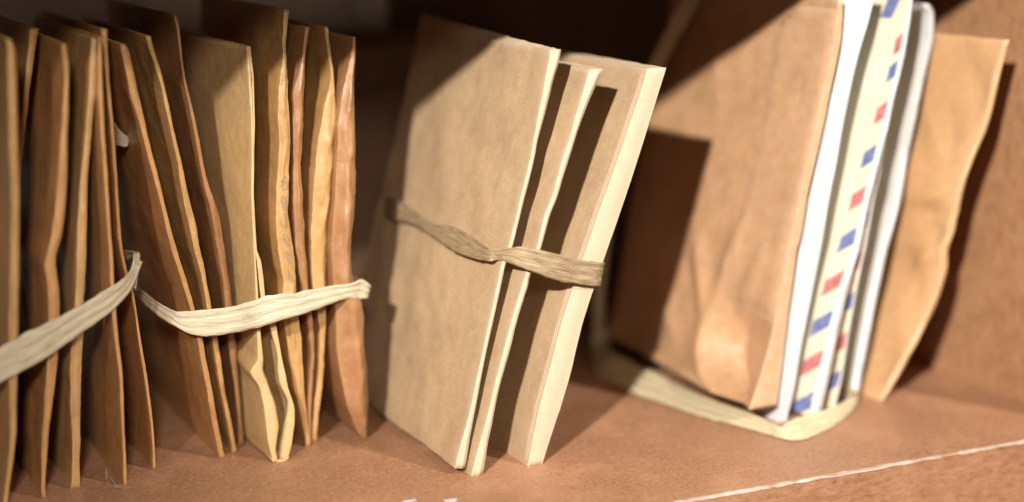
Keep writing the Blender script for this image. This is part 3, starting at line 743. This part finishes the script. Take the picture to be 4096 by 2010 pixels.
def ribbon(name, flat, mat, before=(), after=(), parent=None, label=None, seed=0.0, ridge=0.22, per=8, base=None):
    pts = list(before) + list(flat) + list(after)
    up, lo = catmull(pts[0::2], per), catmull(pts[1::2], per)
    na = 13
    v, uv = [], []
    length = 0.0
    for i in range(len(up)):
        a, b = up[i], lo[i]
        mid = (a + b) / 2
        if i:
            length += (mid - prev).length
        prev = mid
        j = min(i + 1, len(up) - 1); h = max(i - 1, 0)
        tan = ((up[j] + lo[j]) - (up[h] + lo[h])).normalized()
        nor = tan.cross(b - a)
        nor = nor.normalized() if nor.length > 1e-6 else Vector((0, -1, 0))
        wd = (b - a).length
        for q in range(na):
            s = q / (na - 1)
            off = ridge * (math.sin(s * 17 + seed + 2.2 * pn(length * 0.05, seed, 0)) + 0.7 * math.sin(s * 31 + seed * 2 + 3 * pn(length * 0.03, seed, 5)))
            off += 0.35 * ridge * pn(length * 0.4, s * 6, seed)
            edge = 0.0
            if q in (0, na - 1):
                edge = 0.05 * wd * pn(length * 0.25, seed + q, 2.0)
            p = a + (b - a) * s + nor * off * min(1.0, wd / 4) + (b - a).normalized() * edge
            p.z = max(p.z, 0.35)
            v.append(p * MM)
            uv.append((length / 100.0, s * 0.5 + seed))
    f = grid_faces(len(up), na)
    if base is None:
        base = min(v, key=lambda p: p.z).copy()
    o = mesh_object(name, v, f, mat, parent, uvs=uv, base=base)
    md = o.modifiers.new('thickness', 'SOLIDIFY')
    md.thickness = 0.00028
    md.offset = 0.0
    if label:
        tag(o, label, 'raffia tie')
    return o, base

ra, base = ribbon('raffia_tie', RIBBON_A, GREIGE_RAFFIA, after=[(127.6, 130, 75), (129.4, 130, 70), (126.0, 165, 76), (126.4, 165, 68), (124, 196, 77), (124, 196, 68)],
    label='greige raffia band slanting up across the left bundle of envelopes', seed=1.0)
ribbon('loose_end', RIBBON_END, GREIGE_RAFFIA, parent=ra, base=base, seed=2.0)
ribbon('curled_end', [(128.6, 106, 75.5), (130.0, 104, 74.5), (127.4, 108, 72.5), (129.2, 105.4, 71.5), (126.6, 107, 69), (128.2, 104.6, 68.5), (126.4, 104, 66), (127.4, 103.6, 65.5)], GREIGE_RAFFIA, parent=ra, base=base, seed=6.0)
ribbon('raffia_tie', RIBBON_B, CREAM_RAFFIA, before=[(131, 208, 62), (131, 208, 55), (134, 175, 60), (134, 175, 55)], after=[(213.5, 125, 57.5), (212.6, 125, 52.5), (211, 160, 59), (211, 160, 51), (208, 208, 60), (208, 208, 52)],
    label='pale cream raffia band around the middle bundle of kraft envelopes', seed=3.0, ridge=0.26)
ribbon('raffia_tie', RIBBON_C, TAUPE_RAFFIA, before=[(246.5, 181.5, 76), (244.6, 181.5, 69)], after=[(281.5, 60, 69.5), (279.5, 60, 61), (279.5, 85, 69), (277, 85, 61.5), (276, 120, 70), (274, 120, 62), (271, 165, 72), (269, 165, 64)],
    label='twisted taupe raffia band around the three tan cards', seed=4.0, ridge=0.14, per=10)
ribbon('raffia_tie', RIBBON_D, STRAW_RAFFIA, before=[(381, 128, 185), (377, 131, 187), (373, 140, 158), (369, 146, 160), (364.5, 156, 128), (361, 161, 130), (355, 170, 92), (350, 173, 92), (349.5, 173, 58), (343, 173, 58)], after=[(400, 80, 6), (400, 80, 1.5), (402, 120, 7), (402, 120, 1.5), (403, 165, 8), (403, 165, 1.5)],
    label='cream raffia band lying round the foot of the right hand letters', seed=5.0, ridge=0.3)

# ------------------------------------------------------------------ things at the back of the shelf
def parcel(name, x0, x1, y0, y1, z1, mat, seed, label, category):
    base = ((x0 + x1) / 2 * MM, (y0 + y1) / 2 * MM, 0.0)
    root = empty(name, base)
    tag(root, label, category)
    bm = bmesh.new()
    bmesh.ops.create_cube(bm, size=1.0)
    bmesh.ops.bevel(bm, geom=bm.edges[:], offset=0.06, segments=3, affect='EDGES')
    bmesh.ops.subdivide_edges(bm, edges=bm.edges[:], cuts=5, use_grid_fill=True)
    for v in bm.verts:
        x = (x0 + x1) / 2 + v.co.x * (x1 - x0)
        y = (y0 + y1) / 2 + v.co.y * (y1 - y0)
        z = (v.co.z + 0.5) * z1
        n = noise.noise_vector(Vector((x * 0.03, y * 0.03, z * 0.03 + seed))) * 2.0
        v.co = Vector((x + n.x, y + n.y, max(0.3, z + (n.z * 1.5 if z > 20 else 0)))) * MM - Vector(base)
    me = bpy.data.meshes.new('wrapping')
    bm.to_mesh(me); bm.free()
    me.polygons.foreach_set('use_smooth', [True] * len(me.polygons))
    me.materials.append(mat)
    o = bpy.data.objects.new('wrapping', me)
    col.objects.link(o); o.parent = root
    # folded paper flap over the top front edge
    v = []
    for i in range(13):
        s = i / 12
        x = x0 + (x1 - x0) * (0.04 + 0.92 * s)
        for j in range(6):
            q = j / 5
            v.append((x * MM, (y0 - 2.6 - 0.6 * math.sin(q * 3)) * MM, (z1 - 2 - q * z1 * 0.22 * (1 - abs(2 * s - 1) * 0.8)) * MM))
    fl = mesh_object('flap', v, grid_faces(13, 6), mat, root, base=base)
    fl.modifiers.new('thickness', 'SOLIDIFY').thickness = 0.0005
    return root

parcel('paper_parcel', 60, 292, 286, 306, 197, GREYPAPER, 3.0, 'blurred grey paper parcel at the back above the left bundles', 'parcel')
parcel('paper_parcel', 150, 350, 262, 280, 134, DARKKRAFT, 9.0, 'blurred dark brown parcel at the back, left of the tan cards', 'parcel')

# ------------------------------------------------------------------ crumbs of paper on the board
def scrap(x, y, rx, ry, seed, label):
    v, nr, nc = [], 6, 8
    for i in range(nr):
        for j in range(nc):
            a, b = i / (nr - 1) * 2 - 1, j / (nc - 1) * 2 - 1
            k = 1 - 0.35 * b * b
            v.append(((x + b * rx + 0.3 * pn(a * 2, b * 2, seed)) * MM, (y + a * ry * k) * MM, (0.15 + 0.5 * abs(pn(a * 1.5, b * 1.5, seed + 4)) + 0.2 * b * b) * MM))
    o = mesh_object('paper_scrap', v, grid_faces(nr, nc), PALE, None, base=(x * MM, y * MM, 0.0))
    o.modifiers.new('thickness', 'SOLIDIFY').thickness = 0.0003
    tag(o, label, 'scrap')
scrap(199.5, 39.0, 2.4, 0.8, 1.0, 'tiny white paper scrap on the board, left of the two scraps')
scrap(212.0, 33.5, 2.2, 1.3, 2.0, 'larger white paper scrap on the board at the bottom picture edge')
